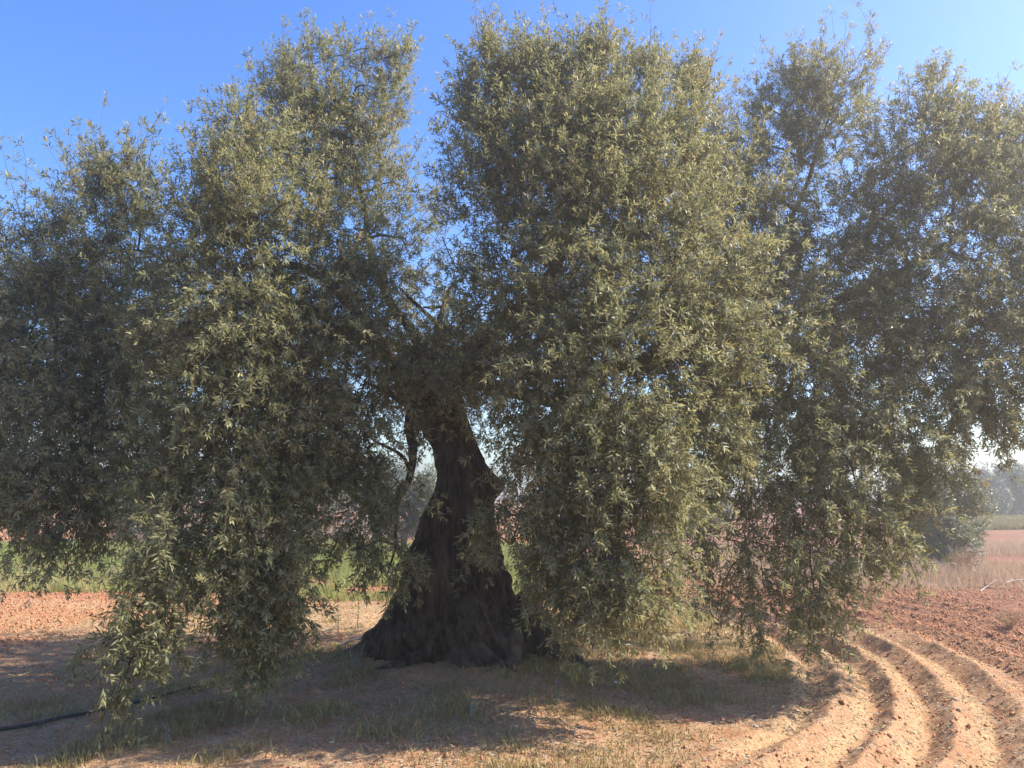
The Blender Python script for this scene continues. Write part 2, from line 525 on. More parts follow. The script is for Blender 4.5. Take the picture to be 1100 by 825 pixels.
# clumps: (px, py, rx, ry, depth, density)
LIMBS = {
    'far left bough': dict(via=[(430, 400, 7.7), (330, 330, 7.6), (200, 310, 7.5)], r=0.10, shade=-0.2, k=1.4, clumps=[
        (55, 285, 62, 48, 7.4, 1.1), (112, 232, 52, 42, 7.3, 1.1), (140, 195, 22, 34, 7.3, .9), (45, 355, 72, 60, 7.2, 1.1), (130, 315, 66, 66, 7.3, 1.1), (-25, 400, 60, 85, 7.2, 1.0),
        (60, 430, 70, 60, 7.0, .9), (135, 415, 60, 66, 7.2, .95), (45, 495, 62, 45, 6.8, .85), (130, 480, 60, 48, 6.9, .9), (70, 545, 50, 32, 6.7, .75), (-20, 500, 50, 40, 6.9, .8),
        (28, 525, 30, 25, 6.7, .6), (100, 560, 30, 20, 6.6, .5)]),
    'hanging left bough': dict(via=[(425, 395, 7.5), (350, 300, 7.1), (270, 280, 6.9)], r=0.10, shade=0.12, f=1.3, k=1.35, clumps=[
        (245, 178, 34, 42, 6.9, 1.0), (275, 165, 40, 38, 7.0, .9), (222, 255, 36, 48, 6.8, 1.1), (270, 255, 58, 58, 6.7, 1.2), (330, 275, 55, 58, 6.8, 1.1), (372, 320, 34, 55, 6.9, 1.0), (392, 325, 22, 48, 7.0, 1.0),
        (205, 335, 48, 62, 6.6, 1.05), (270, 350, 66, 66, 6.5, 1.2), (340, 375, 58, 60, 6.7, 1.1), (210, 420, 45, 60, 6.5, 1.0), (270, 445, 62, 58, 6.4, 1.15), (335, 450, 52, 48, 6.7, 1.0),
        (200, 500, 45, 48, 6.4, 1.0), (262, 525, 62, 50, 6.3, 1.1), (315, 520, 34, 40, 6.5, .8), (275, 585, 44, 40, 6.2, 1.1), (308, 595, 26, 44, 6.3, .9), (282, 640, 36, 34, 6.2, 1.1),
        (295, 675, 22, 28, 6.2, .95), (292, 708, 10, 18, 6.2, .7), (262, 650, 16, 30, 6.2, .7)]),
    'low trailing branch': dict(via=[(425, 395, 7.5), (345, 340, 7.0), (255, 430, 6.5), (190, 540, 6.1), (158, 610, 5.9), (146, 660, 5.8)], r=0.022, shade=-0.1, f=1.3, k=1.4, clumps=[
        (188, 555, 34, 28, 6.0, .75), (160, 598, 30, 24, 5.9, .7), (195, 622, 18, 26, 5.9, .6), (160, 642, 28, 22, 5.8, .7), (136, 676, 22, 16, 5.75, .65), (182, 682, 14, 16, 5.8, .6),
        (140, 708, 14, 14, 5.7, .6), (132, 735, 9, 14, 5.7, .65), (110, 690, 14, 10, 5.7, .3)]),
    'upright left bough': dict(via=[(455, 380, 7.9), (405, 300, 8.2), (390, 220, 8.3), (375, 140, 8.3)], r=0.07, shade=0.0, clumps=[
        (312, 60, 9, 17, 8.2, 1.2), (347, 36, 9, 17, 8.3, 1.2), (372, 30, 8, 15, 8.3, 1.2), (428, 40, 9, 22, 8.4, 1.2), (312, 98, 38, 34, 8.2, .85), (345, 72, 36, 32, 8.3, .8), (395, 68, 34, 36, 8.4, .75), (420, 84, 24, 42, 8.4, .65), (322, 140, 44, 40, 8.1, .85), (372, 120, 46, 42, 8.2, .9), (410, 140, 34, 46, 8.3, .7),
        (345, 190, 50, 42, 8.1, .75), (405, 195, 44, 46, 8.2, .75), (430, 195, 20, 40, 8.4, .45), (380, 245, 44, 40, 8.1, .7), (425, 255, 36, 46, 8.3, .5), (440, 275, 18, 40, 8.5, .35)]),
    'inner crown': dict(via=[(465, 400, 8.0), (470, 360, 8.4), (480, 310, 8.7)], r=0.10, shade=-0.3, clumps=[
        (455, 330, 46, 36, 8.7, .5), (498, 300, 30, 44, 8.9, .35), (470, 370, 55, 30, 8.3, .75), (425, 385, 40, 34, 8.0, .8), (500, 380, 34, 36, 8.4, .7), (465, 405, 52, 30, 7.6, .85), (480, 410, 30, 20, 7.5, .7),
        (475, 255, 24, 44, 8.9, .25), (445, 435, 22, 24, 7.5, .6), (470, 385, 44, 30, 7.2, 1.0), (515, 330, 22, 36, 7.3, .45), (440, 400, 30, 26, 7.2, .9), (430, 310, 18, 46, 8.0, .4)]),
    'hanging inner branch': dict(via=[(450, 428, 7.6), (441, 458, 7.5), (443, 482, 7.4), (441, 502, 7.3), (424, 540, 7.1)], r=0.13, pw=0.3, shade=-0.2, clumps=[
        (392, 410, 36, 36, 7.2, .9), (375, 455, 40, 38, 7.1, .9), (405, 475, 26, 34, 7.1, .6), (395, 515, 36, 34, 7.0, .8), (432, 520, 18, 28, 7.1, .45), (398, 560, 36, 34, 6.9, .75), (350, 490, 36, 34, 6.9, .8),
        (425, 590, 22, 24, 6.9, .5), (415, 620, 22, 26, 6.9, .55), (388, 590, 18, 24, 6.9, .45), (355, 520, 30, 24, 7.0, .55), (440, 490, 14, 18, 7.2, .4)]),
    'great middle bough': dict(via=[(490, 390, 7.9), (560, 330, 8.0), (610, 260, 7.7), (620, 180, 7.5)], r=0.11, shade=0.05, f=1.75, k=1.3, clumps=[
        (522, 40, 10, 20, 7.4, 1.3), (575, 46, 11, 17, 7.3, 1.3), (642, 38, 13, 19, 7.3, 1.3), (695, 58, 10, 18, 7.3, 1.3), (745, 72, 11, 22, 7.5, 1.2), (520, 90, 34, 36, 7.4, .85), (565, 82, 38, 42, 7.3, .85), (610, 80, 38, 42, 7.3, .9), (645, 70, 32, 40, 7.3, .85), (688, 95, 34, 36, 7.3, .85), (730, 112, 34, 42, 7.5, .8), (512, 130, 22, 44, 7.4, .8),
        (550, 150, 50, 48, 7.2, 1.0), (610, 150, 52, 52, 7.1, 1.05), (670, 155, 52, 52, 7.1, 1.05), (725, 180, 46, 52, 7.3, .95), (520, 215, 42, 55, 7.2, .9), (580, 230, 56, 56, 7.0, 1.1), (650, 235, 60, 58, 6.9, 1.2),
        (715, 255, 54, 58, 7.1, 1.0), (545, 300, 44, 52, 7.1, .95), (605, 310, 60, 56, 6.8, 1.15), (680, 320, 62, 60, 6.8, 1.2), (740, 335, 46, 55, 7.1, 1.0), (545, 375, 40, 46, 7.0, 1.0), (605, 385, 58, 55, 6.7, 1.15),
        (675, 400, 64, 58, 6.6, 1.2), (735, 410, 44, 55, 6.9, 1.0), (770, 290, 40, 46, 7.0, .9), (772, 370, 40, 46, 6.9, .95), (775, 450, 34, 40, 6.9, .8)]),
    'middle hanging branch': dict(via=[(495, 400, 7.5), (560, 400, 7.0), (620, 440, 6.7)], r=0.10, shade=-0.02, f=1.7, k=1.15, clumps=[
        (575, 435, 36, 40, 6.8, 1.0), (615, 455, 56, 50, 6.6, 1.15), (680, 470, 60, 50, 6.5, 1.15), (588, 500, 34, 40, 6.7, 1.0), (625, 520, 56, 46, 6.5, 1.1), (690, 530, 50, 46, 6.5, .95), (590, 560, 40, 38, 6.6, 1.0),
        (635, 580, 52, 40, 6.4, 1.05), (690, 585, 40, 42, 6.4, .75), (612, 608, 34, 30, 6.5, .95), (655, 630, 42, 32, 6.3, .85), (545, 550, 26, 34, 6.8, .8), (550, 585, 20, 20, 6.8, .7),
        (620, 638, 32, 18, 6.4, .55), (650, 648, 30, 16, 6.3, .45), (705, 638, 14, 30, 6.3, .45), (508, 580, 14, 18, 7.2, .35)]),
    'tall right bough': dict(via=[(500, 395, 7.9), (620, 360, 8.2), (760, 310, 8.4), (850, 235, 8.6), (885, 140, 8.6)], r=0.075, shade=-0.05, clumps=[
        (822, 95, 20, 38, 8.6, .55), (850, 85, 28, 36, 8.6, .7), (885, 75, 34, 38, 8.6, .75), (922, 60, 28, 30, 8.7, .7), (930, 40, 18, 20, 8.7, .5), (828, 145, 24, 38, 8.5, .65), (868, 125, 36, 38, 8.5, .8), (910, 105, 30, 30, 8.6, .7),
        (855, 170, 34, 32, 8.5, .7), (890, 160, 24, 26, 8.6, .5), (825, 200, 24, 34, 8.5, .5), (785, 185, 30, 50, 8.3, .9), (780, 240, 42, 46, 8.0, 1.2), (825, 255, 42, 46, 8.1, 1.2), (870, 280, 46, 44, 8.1, 1.1), (760, 210, 26, 40, 8.0, .8), (800, 300, 50, 40, 7.8, 1.1),
        (765, 150, 18, 34, 8.2, .55), (880, 225, 24, 24, 8.5, .45)]),
    'right bough': dict(via=[(505, 400, 7.8), (640, 400, 8.0), (800, 360, 7.9), (930, 310, 7.9), (1020, 260, 7.9)], r=0.11, shade=0.05, k=1.2, clumps=[
        (1001, 72, 8, 20, 7.9, 1.2), (1088, 122, 12, 18, 7.9, 1.2), (985, 125, 36, 34, 7.9, .85), (1030, 140, 36, 32, 7.9, .85), (1072, 155, 32, 36, 7.9, .85), (955, 165, 32, 40, 8.0, .8), (1000, 185, 50, 46, 7.8, 1.0), (1060, 210, 52, 50, 7.7, 1.0), (1120, 220, 46, 60, 7.8, .9),
        (935, 230, 38, 46, 8.0, .8), (985, 255, 54, 50, 7.7, 1.05), (1050, 280, 58, 54, 7.5, 1.1), (1110, 300, 52, 58, 7.6, 1.0), (920, 300, 50, 48, 7.8, .95), (985, 330, 58, 52, 7.5, 1.05), (1055, 350, 56, 52, 7.4, 1.05),
        (1110, 380, 48, 52, 7.5, .95), (1160, 320, 50, 80, 7.7, .8), (935, 375, 54, 48, 7.6, 1.0), (1010, 405, 56, 46, 7.3, 1.0), (1070, 425, 42, 34, 7.3, .8), (1050, 450, 34, 22, 7.3, .5)]),
    'low right bough': dict(via=[(500, 410, 7.6), (640, 440, 7.6), (800, 420, 7.5), (900, 450, 7.4)], r=0.09, shade=0.0, k=1.0, clumps=[
        (790, 320, 50, 46, 7.6, 1.0), (850, 340, 52, 46, 7.6, 1.0), (790, 385, 52, 50, 7.3, 1.0), (855, 405, 56, 50, 7.3, 1.05), (920, 430, 52, 46, 7.3, 1.0), (775, 440, 38, 34, 7.3, .8), (825, 460, 50, 42, 7.2, 1.0),
        (890, 480, 56, 46, 7.1, 1.05), (960, 475, 50, 44, 7.1, 1.0), (995, 490, 30, 30, 7.2, .7), (800, 520, 46, 40, 7.1, .9), (860, 535, 50, 44, 7.0, .8), (925, 545, 48, 42, 6.9, .75), (965, 545, 34, 30, 7.0, .7),
        (780, 580, 38, 42, 7.0, .75), (815, 600, 30, 40, 7.0, .55), (870, 590, 40, 40, 6.8, .65), (925, 595, 34, 30, 6.8, .55), (775, 630, 24, 32, 7.0, .45), (805, 655, 20, 28, 7.0, .45), (875, 635, 32, 32, 6.8, .6), (885, 660, 22, 18, 6.8, .5),
        (930, 620, 22, 16, 6.8, .4), (740, 520, 26, 32, 7.1, .4), (745, 580, 20, 34, 7.1, .45), (960, 590, 20, 18, 6.9, .4)]),
    'rear left crown': dict(via=[(440, 380, 8.4), (330, 350, 9.0), (250, 340, 9.2)], r=0.08, shade=-0.1, clumps=[
        (250, 330, 80, 70, 9.2, .4), (330, 400, 70, 50, 9.0, .4), (150, 380, 60, 55, 8.8, .4), (360, 200, 40, 50, 8.9, .25)]),
    'rear right crown': dict(via=[(500, 390, 8.4), (600, 320, 9.0), (750, 320, 9.2)], r=0.08, shade=-0.1, clumps=[
        (600, 220, 80, 70, 9.1, .4), (600, 350, 90, 70, 9.2, .4), (700, 260, 85, 75, 9.2, .45), (820, 350, 75, 65, 9.2, .5), (930, 320, 75, 75, 9.2, .5), (650, 450, 65, 45, 9.2, .35), (900, 460, 65, 55, 9.2, .4)]),
}

def fwd(d, f=1.6):
    return max(d if d > 7.5 else 7.5 - (7.5 - d) * f, 4.75)

def grow(parent_obj, spec, mb_leaf, mb_wood):
    K = spec.get('k', 1.0)
    r0 = spec['r']
    main = [TOP - np.array([0, 0, 0.25])] + [at(v[0], v[1], fwd(v[2], spec.get('f', 1.6))) for v in spec['via']]
    P = smooth_path(main, 40)
    P[8:] += np.stack([fbm(np.linspace(0, 5, 32), s * 3.1 + r0 * 40, 0.5, 2) for s in (1, 2, 3)], -1) * 0.05
    rad = r0 * (1 - 0.78 * np.linspace(0, 1, 40) ** spec.get('pw', 1.0))
    mb_wood.tube(sub(P), rad, 12, rough=0.22, freq=5)
    cl = [(a, b, c_, d_, fwd(e, spec.get('f', 1.6)), f_) for (a, b, c_, d_, e, f_) in spec['clumps']]
    NP, NR = P[12:], rad[12:]
    for (cx, cy, rx, ry, d, dens) in cl:
        c = at(cx, cy + float(np.interp(cy, [40, 220], [28, 0])), d)
        mpp = d / FPX
        R3 = np.array([rx * mpp, 0.5 * (rx + ry) * mpp * 1.2, ry * mpp])
        # branch from the nearest wood already grown to this clump
        dist_ = np.linalg.norm(NP - c, axis=1)
        k = int(np.argmin(dist_ + 0.25 * (NR < 0.011)))
        a, L_ = NP[k], dist_[k]
        if L_ > 0.12:
            midp = (a + c) / 2 + rng.normal(size=3) * 0.07 * L_ + np.array([0, 0, 0.10 * L_])
            bp = smooth_path([a, midp, c], 14)
            br = np.linspace(min(NR[k] * 0.75, 0.014 + 0.02 * L_), max(0.007, min(NR[k] * 0.5, 0.012)), 14)
            mb_wood.tube(sub(bp), br, 7, rough=0.15)
            NP = np.vstack([NP, bp[5:]]); NR = np.concatenate([NR, br[5:]])
        up = float(np.interp(cy, [60, 200, 330, 450, 600], [1.0, 0.75, 0.0, -0.55, -0.9]))
        vol = R3.prod() ** (1 / 3)
        n = int(K * dens * 118 * (R3[0] * R3[2] + 0.012) * 4)
        n = max(n, 5)
        dirs = unit(rng.normal(size=(n, 3)) + np.array([0, -0.25, 0.0]))
        rr = rng.uniform(0.15, 0.85, n) ** 0.7
        s = c + dirs * R3 * rr[:, None]
        # clump-scale thinning so that darker gaps and denser tufts appear
        cn = vnoise(s[:, 0] * 3.1, s[:, 1] * 3.1, s[:, 2] * 3.1)
        keep = cn > -0.38 + rng.normal(size=n) * 0.18
        s, dirs, cn = s[keep], dirs[keep], cn[keep]
        n = len(s)
        if n == 0: continue
        bd = unit(dirs * 0.75 + np.array([0, 0, up * 0.9]) + rng.normal(size=(n, 3)) * 0.45)
        BL = rng.uniform(0.16, 0.42, n) * (0.55 + 0.9 * min(vol, 0.5) / 0.4)
        # a few long water sprouts at the top / pendulous shoots below
        lng = rng.random(n) < (0.07 if cy < 200 else 0.05)
        BL = np.where(lng, BL * (1.6 if up > 0 else 1.25), BL)
        bd[lng] = unit(bd[lng] * 0.6 + np.array([0, 0, 1.0 if up > 0 else -1.0]))
        segs = 5
        pts = np.zeros((segs + 1, n, 3)); pts[0] = s
        dcur = bd.copy()
        tang = [dcur]
        for q_ in range(segs):
            pts[q_ + 1] = pts[q_] + dcur * (BL / segs)[:, None]
            dcur = unit(dcur + np.array([0, 0, 0.10 if up > 0.3 else -0.20]) + rng.normal(size=(n, 3)) * 0.10)
            tang.append(dcur)
        # twig wood: thin three sided sticks
        a_ = perp(bd)
        b_ = np.cross(bd, a_)
        ring = np.stack([a_, -0.5 * a_ + 0.87 * b_, -0.5 * a_ - 0.87 * b_], 1)      # n,3,3
        rw = np.linspace(0.0042, 0.0014, segs + 1)
        co = np.stack([pts[q_][:, None, :] + ring * rw[q_] for q_ in range(segs + 1)], 1)  # n,segs+1,3,3
        base = (np.arange(n) * (segs + 1) * 3)[:, None, None]
        ii = (np.arange(segs) * 3)[None, :, None]
        jj = np.arange(3)[None, None, :]
        j2 = (jj + 1) % 3
        qq = np.stack([base + ii + jj, base + ii + j2, base + ii + 3 + j2, base + ii + 3 + jj], -1).reshape(-1, 4)
        mb_wood.add(sub(co.reshape(-1, 3)), qq, np.full(len(qq), 4), 1)
        # leafy side shoots
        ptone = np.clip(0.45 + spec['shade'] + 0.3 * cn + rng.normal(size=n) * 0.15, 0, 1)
        ptip = np.clip(rng.beta(1.3, 1.6, n), 0, 1)
        pdead = (rng.random(n) < 0.035) * 1.0
        for q_ in range(1, segs + 1):
            for rep in range(2):
                tdir = tang[q_ - 1]
                if q_ == segs and rep == 1:
                    d0 = tdir
                else:
                    d0 = unit(tdir * 0.75 + perp(tdir) * 0.75)
                sl = rng.uniform(0.06, 0.13, n)
                ok = rng.random(n) < 0.9
                p0 = pts[q_] + (pts[q_ - 1] - pts[q_]) * rng.random((n, 1)) * (0 if q_ == segs else 1)
                shoots_with_leaves(mb_leaf, sub(p0[ok]), d0[ok], sl[ok], 0.060, 0.0132, ptone[ok],
                                   (ptip * (1.0 if q_ >= 3 else 0.55))[ok], 5, dead=pdead[ok])

total = 0
for lname, spec in LIMBS.items():
    ml, mw = MB(), MB()
    grow(tree, spec, ml, mw)
    limb = mw.build('limb', [M_BARK, M_TWIG], tree, True)
    fol = ml.build('foliage', M_LEAF, limb, False, True)
    total += len(fol.data.polygons)
print('LEAVES', total)

# ------------------------------------------------------------------ other trees of the grove
def back_tree(name, label, x, y, w, h, ntuft, mat, base_h=0.25, leaf=0.16, group=None, seed=0):
    z0 = float(gh(x, y))
    root = empty(name, (x, y, z0))
    tag(root, label, 'tree', group)
    mw = MB()
    tp = [(0, 0, -0.2), (0.08 * w * rng.normal(), 0.05, h * 0.16), (0.05 * w, 0.0, h * 0.34)]
    mw.tube(smooth_path(tp, 16), np.linspace(0.07 * w, 0.035 * w, 16) * 0.5, 10, rough=0.3, freq=3)
    limbs = []
    for k in range(7):
        a = k * 0.9 + rng.random()
        e = np.array([math.cos(a) * w * 0.36, math.sin(a) * w * 0.36, h * rng.uniform(0.55, 0.85)])
        st = np.array(tp[-1]) - np.array([0, 0, 0.05 * h])
        p = smooth_path([st, (st + e) / 2 + np.array([0, 0, 0.04 * h]), e], 10)
        mw.tube(p, np.linspace(0.028 * w, 0.006 * w, 10) * 0.7, 6, rough=0.2)
        limbs.append(e)
    mw.build('trunk', M_TWIG, root, True)
    ml = MB()
    # lumpy crown of many sub clumps
    nc = 34
    cs = unit(rng.normal(size=(nc, 3)) * np.array([1, 1, 0.8]))
    cs = cs * rng.uniform(0.45, 0.95, nc)[:, None] * np.array([w * 0.40, w * 0.40, h * (1 - base_h) * 0.40]) + np.array([0, 0, h * (base_h + (1 - base_h) * 0.5)])
    cr = rng.uniform(0.11, 0.22, nc) * w
    ids = rng.integers(0, nc, ntuft)
    d = unit(rng.normal(size=(ntuft, 3)))
    p = cs[ids] + d * (cr[ids] * rng.uniform(0.3, 1.0, ntuft) ** 0.5)[:, None] * np.array([1, 1, 1.1])
    keep = (vnoise(p[:, 0] * 1.9 + x, p[:, 1] * 1.9, p[:, 2] * 1.9) > -0.35) & (p[:, 2] > 0.15)
    p, d, ids = p[keep], d[keep], ids[keep]
    n = len(p)
    sd = unit(d + rng.normal(size=(n, 3)) * 0.5 + np.array([0, 0, 0.25]))
    tone = np.clip(0.5 + 0.3 * rng.normal(size=nc)[ids], 0, 1)
    shoots_with_leaves(ml, p, sd, np.full(n, leaf * 1.6), leaf, leaf * 0.26, tone, np.clip(rng.beta(1.2, 2, n), 0, 1), 3)
    ml.build('crown', mat, root, False, True)
    return root

def spot(px, py, d):
    p = at(px, py, d)
    return p[0], d

GT = 'olive trees of the grove beyond the big tree'
x, y = spot(1006, 520, 17.5)
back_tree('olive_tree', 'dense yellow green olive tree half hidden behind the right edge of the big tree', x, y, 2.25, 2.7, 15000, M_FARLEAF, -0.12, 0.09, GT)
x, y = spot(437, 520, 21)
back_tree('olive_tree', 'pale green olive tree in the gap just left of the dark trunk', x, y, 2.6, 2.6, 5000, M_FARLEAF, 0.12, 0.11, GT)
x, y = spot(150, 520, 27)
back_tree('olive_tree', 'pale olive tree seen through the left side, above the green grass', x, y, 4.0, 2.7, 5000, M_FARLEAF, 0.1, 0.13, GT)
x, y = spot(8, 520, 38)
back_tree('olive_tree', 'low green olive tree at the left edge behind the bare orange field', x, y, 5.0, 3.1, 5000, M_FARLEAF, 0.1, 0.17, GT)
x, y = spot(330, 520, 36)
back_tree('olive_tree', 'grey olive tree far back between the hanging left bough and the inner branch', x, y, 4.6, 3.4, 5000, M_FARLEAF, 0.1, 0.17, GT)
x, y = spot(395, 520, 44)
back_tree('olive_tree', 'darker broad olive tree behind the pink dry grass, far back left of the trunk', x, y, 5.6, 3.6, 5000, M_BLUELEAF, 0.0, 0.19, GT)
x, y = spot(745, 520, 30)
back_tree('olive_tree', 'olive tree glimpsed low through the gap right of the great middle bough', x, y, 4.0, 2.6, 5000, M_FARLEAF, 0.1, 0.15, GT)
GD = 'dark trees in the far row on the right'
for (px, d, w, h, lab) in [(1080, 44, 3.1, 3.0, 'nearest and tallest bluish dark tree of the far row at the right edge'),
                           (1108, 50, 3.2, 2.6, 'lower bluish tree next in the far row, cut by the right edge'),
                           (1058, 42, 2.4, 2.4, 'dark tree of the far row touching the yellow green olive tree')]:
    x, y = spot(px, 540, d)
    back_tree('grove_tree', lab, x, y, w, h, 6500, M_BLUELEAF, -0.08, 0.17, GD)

# low green verge in front of the far row
def blades(mb, x, y, h, w, lean, tone, tip, z=None, bend=0.35):
    n = len(x)
    z = gh(x, y) if z is None else z
    a = rng.uniform(0, 2 * np.pi, n)
    side = np.stack([np.cos(a), np.sin(a), np.zeros(n)], -1)
    ld = rng.uniform(0, 2 * np.pi, n)
    ln = np.stack([np.cos(ld), np.sin(ld), np.zeros(n)], -1) * (lean * h)[:, None]
    b = np.stack([x, y, z - 0.005], -1)
    m = b + ln * bend + np.stack([np.zeros(n), np.zeros(n), h * 0.58], -1)
    t = b + ln + np.stack([np.zeros(n), np.zeros(n), h * np.sqrt(np.clip(1 - 0.5 * lean ** 2, 0.05, 1))], -1)
    hw = (w * 0.5)[:, None]
    co = np.stack([b - side * hw, b + side * hw, m + side * hw * 0.7, m - side * hw * 0.7, t], 1).reshape(-1, 3)
    k = (np.arange(n) * 5)[:, None]
    lo = np.concatenate([k + np.array([[0, 1, 2, 3]]), k + np.array([[3, 2, 4]])], 1).ravel()
    sz = np.tile([4, 3], n)
    tint = np.zeros((2 * n, 3))
    tint[:, 0] = np.repeat(tone, 2)
    tint[:, 1] = np.repeat(tip, 2)
    mb.add(co, lo, sz, 0, tint)

def scatter(n, x0, x1, y0, y1):
    return rng.uniform(x0, x1, n), rng.uniform(y0, y1, n)

# green strip behind the tree on the left
mb = MB()
n = 210000
yy = 11.9 + (rng.random(n) ** 1.5) * 17
xx = rng.uniform(-1, 1, n)
xx = -0.75 * yy * 0.5 + xx * yy * 0.62
edge0 = 12.6 + 1.5 * vnoise(xx * 0.9, yy * 0.9, 1) + 0.05 * xx
edge1 = 26 + 1.2 * vnoise(xx * 0.3, xx * 0 + 7, 1)
gn = fbm(xx * 0.5, yy * 0.35, 8.0, 3)
keep = (yy > edge0 + np.abs(rng.normal(size=n)) * 0.7) & (yy < edge1) & (gn > -0.38 + 0.22 * rng.normal(size=n)) & (xx < 0.5 + 0.3 * rng.normal(size=n))
xx, yy, gn = xx[keep], yy[keep], gn[keep]
dry = np.clip(0.45 + 1.0 * vnoise(xx * 0.8, yy * 0.55, 21.0) - 0.6 * (yy > 15.5), 0, 1) * np.clip(1.35 - (yy - 12) / 8, 0.1, 1)
tip = np.where(rng.random(len(xx)) < dry, rng.uniform(0.6, 1, len(xx)), rng.uniform(0, 0.25, len(xx)))
blades(mb, xx, yy, rng.uniform(0.07, 0.24, len(xx)) * (1 + 0.9 * gn), rng.uniform(0.010, 0.02, len(xx)), rng.uniform(0.1, 0.8, len(xx)), np.clip(0.55 + 0.4 * gn + 0.25 * rng.normal(size=len(xx)), 0, 1), tip)
g = mb.build('grass', M_GRASS, None, False, True)
tag(g, 'strip of fresh green grass mixed with dry stalks behind the tree on the left', 'grass', kind='stuff')

# green verge far right
mb = MB()
n = 60000
yy = rng.uniform(29, 39, n); xx = yy * rng.uniform(0.50, 0.80, n)
keep = (fbm(xx * 0.25, yy * 0.25, 3.0, 3) > -0.35)
xx, yy = xx[keep], yy[keep]
n = len(xx)
blades(mb, xx, yy, rng.uniform(0.10, 0.30, n), rng.uniform(0.02, 0.04, n), rng.uniform(0.1, 0.7, n), np.clip(rng.normal(size=n) * 0.25 + 0.5, 0, 1), np.clip(rng.beta(1, 3, n), 0, 1))
g = mb.build('verge_grass', M_WEED, None, False, True)
tag(g, 'low green grass verge in front of the far dark trees on the right', 'grass', kind='stuff')

# pinkish dry grass behind the green strip
mb = MB()
n = 90000
yy = rng.uniform(26, 40, n); xx = yy * rng.uniform(-0.50, -0.04, n)
keep = fbm(xx * 0.22, yy * 0.3, 13.0, 3) > -0.02 + 0.1 * rng.normal(size=n)
xx, yy = xx[keep], yy[keep]; n = len(xx)
blades(mb, xx, yy, rng.uniform(0.15, 0.5, n), rng.uniform(0.02, 0.045, n), rng.uniform(0.1, 0.6, n), rng.random(n), rng.beta(1, 2, n))
g = mb.build('dry_grass', M_PINK, None, False, True)
tag(g, 'pinkish dry grass standing behind the green strip', 'grass', kind='stuff')

# tawny dry grass right of and behind the tree
mb = MB()
n = 120000
xx, yy = rng.uniform(1.0, 15, n), rng.uniform(10.5, 24, n)
keep = (fbm(xx * 0.42 + 3, yy * 0.42, 15.0, 3) > 0.10 - 0.35 * np.exp(-((yy - 17) / 3.2) ** 2) + 0.14 * rng.normal(size=n)) & (xx / yy < 0.75) & (np.hypot(xx + 2.9, yy - 9) > 6.0 + 4.2 * (yy < 13))
xx, yy = xx[keep], yy[keep]; n = len(xx)
hh = np.clip(0.13 + 0.35 * np.maximum(0, vnoise(xx * 0.9, yy * 0.9, 31.0)), 0.05, 0.6)
blades(mb, xx, yy, hh * rng.uniform(0.5, 1.2, n), rng.uniform(0.005, 0.014, n), rng.uniform(0.1, 0.9, n), rng.random(n), rng.beta(1, 1.6, n))
g = mb.build('dry_grass', M_DRY, None, False, True)
tag(g, 'thin tawny dry grass over the red soil on the right behind the furrows', 'grass', kind='stuff')

# weeds under the tree
mb = MB()
n = 240000
xx, yy = rng.uniform(-5.5, 4.2, n), rng.uniform(4.2, 12.2, n)
wn = fbm(xx * 2.2, yy * 2.2, 41.0, 4)
u_ = 1 - field_mask(xx, yy)
fmk_, fr_ = furrow_mask(xx, yy)
zone = 0.05 + 0.42 * sstep(-0.5, 1.0, xx) * (1 - sstep(2.4, 3.1, xx)) * sstep(6.2, 8.2, yy)
zone = zone + 0.12 * np.exp(-(((xx + 3.4) / 0.9) ** 2 + ((yy - 5.2) / 0.55) ** 2)) + 0.26 * np.exp(-(((xx - 0.2) / 0.9) ** 2 + ((yy - 5.9) / 0.8) ** 2)) + 0.2 * np.exp(-(((xx + 0.9) / 0.8) ** 2 + ((yy - 5.3) / 0.4) ** 2))
rr_ = np.hypot(xx - TREE[0], yy - TREE[1])
zone = zone + 0.22 * np.exp(-((rr_ - 1.08) / 0.16) ** 2)
zone = zone - 0.25 * ((xx < -1.7) & (yy > 8.2)) - 0.10 * (xx < -1.0)
hose_y = np.interp(xx, [-5.5, -4.6, -4.0, -3.52, -3.1, -2.73, -2.5, -2.2, -1.95, -1.72, -1.57], [5.0, 5.2, 5.45, 5.6, 5.85, 6.1, 6.4, 6.7, 7.3, 7.9, 8.3])
zone = zone - 0.5 * ((np.abs(yy - hose_y) < 0.22) & (xx < -1.4))
keep = (wn > 0.20 - zone + 0.20 * rng.normal(size=n)) & (u_ > 0.25) & (fmk_ < 0.3) & (np.hypot(xx - TREE[0], yy - TREE[1]) > 0.85)
xx, yy, wn = xx[keep], yy[keep], wn[keep]; n = len(xx)
tip = np.where(rng.random(n) < np.where((xx > 0.3) & (yy > 7.6), 0.62, 0.38), rng.uniform(0.5, 1, n), rng.uniform(0, 0.3, n))
blades(mb, xx, yy, rng.uniform(0.015, 0.065, n) * (1 + 1.4 * np.maximum(wn, 0)), rng.uniform(0.004, 0.009, n), rng.uniform(0.2, 1.1, n), np.clip(0.5 + 0.3 * rng.normal(size=n), 0, 1), tip)
g = mb.build('weeds', M_WEED, None, False, True)
tag(g, 'short sparse weeds and grass on the shaded ground around the trunk', 'weeds', kind='stuff')

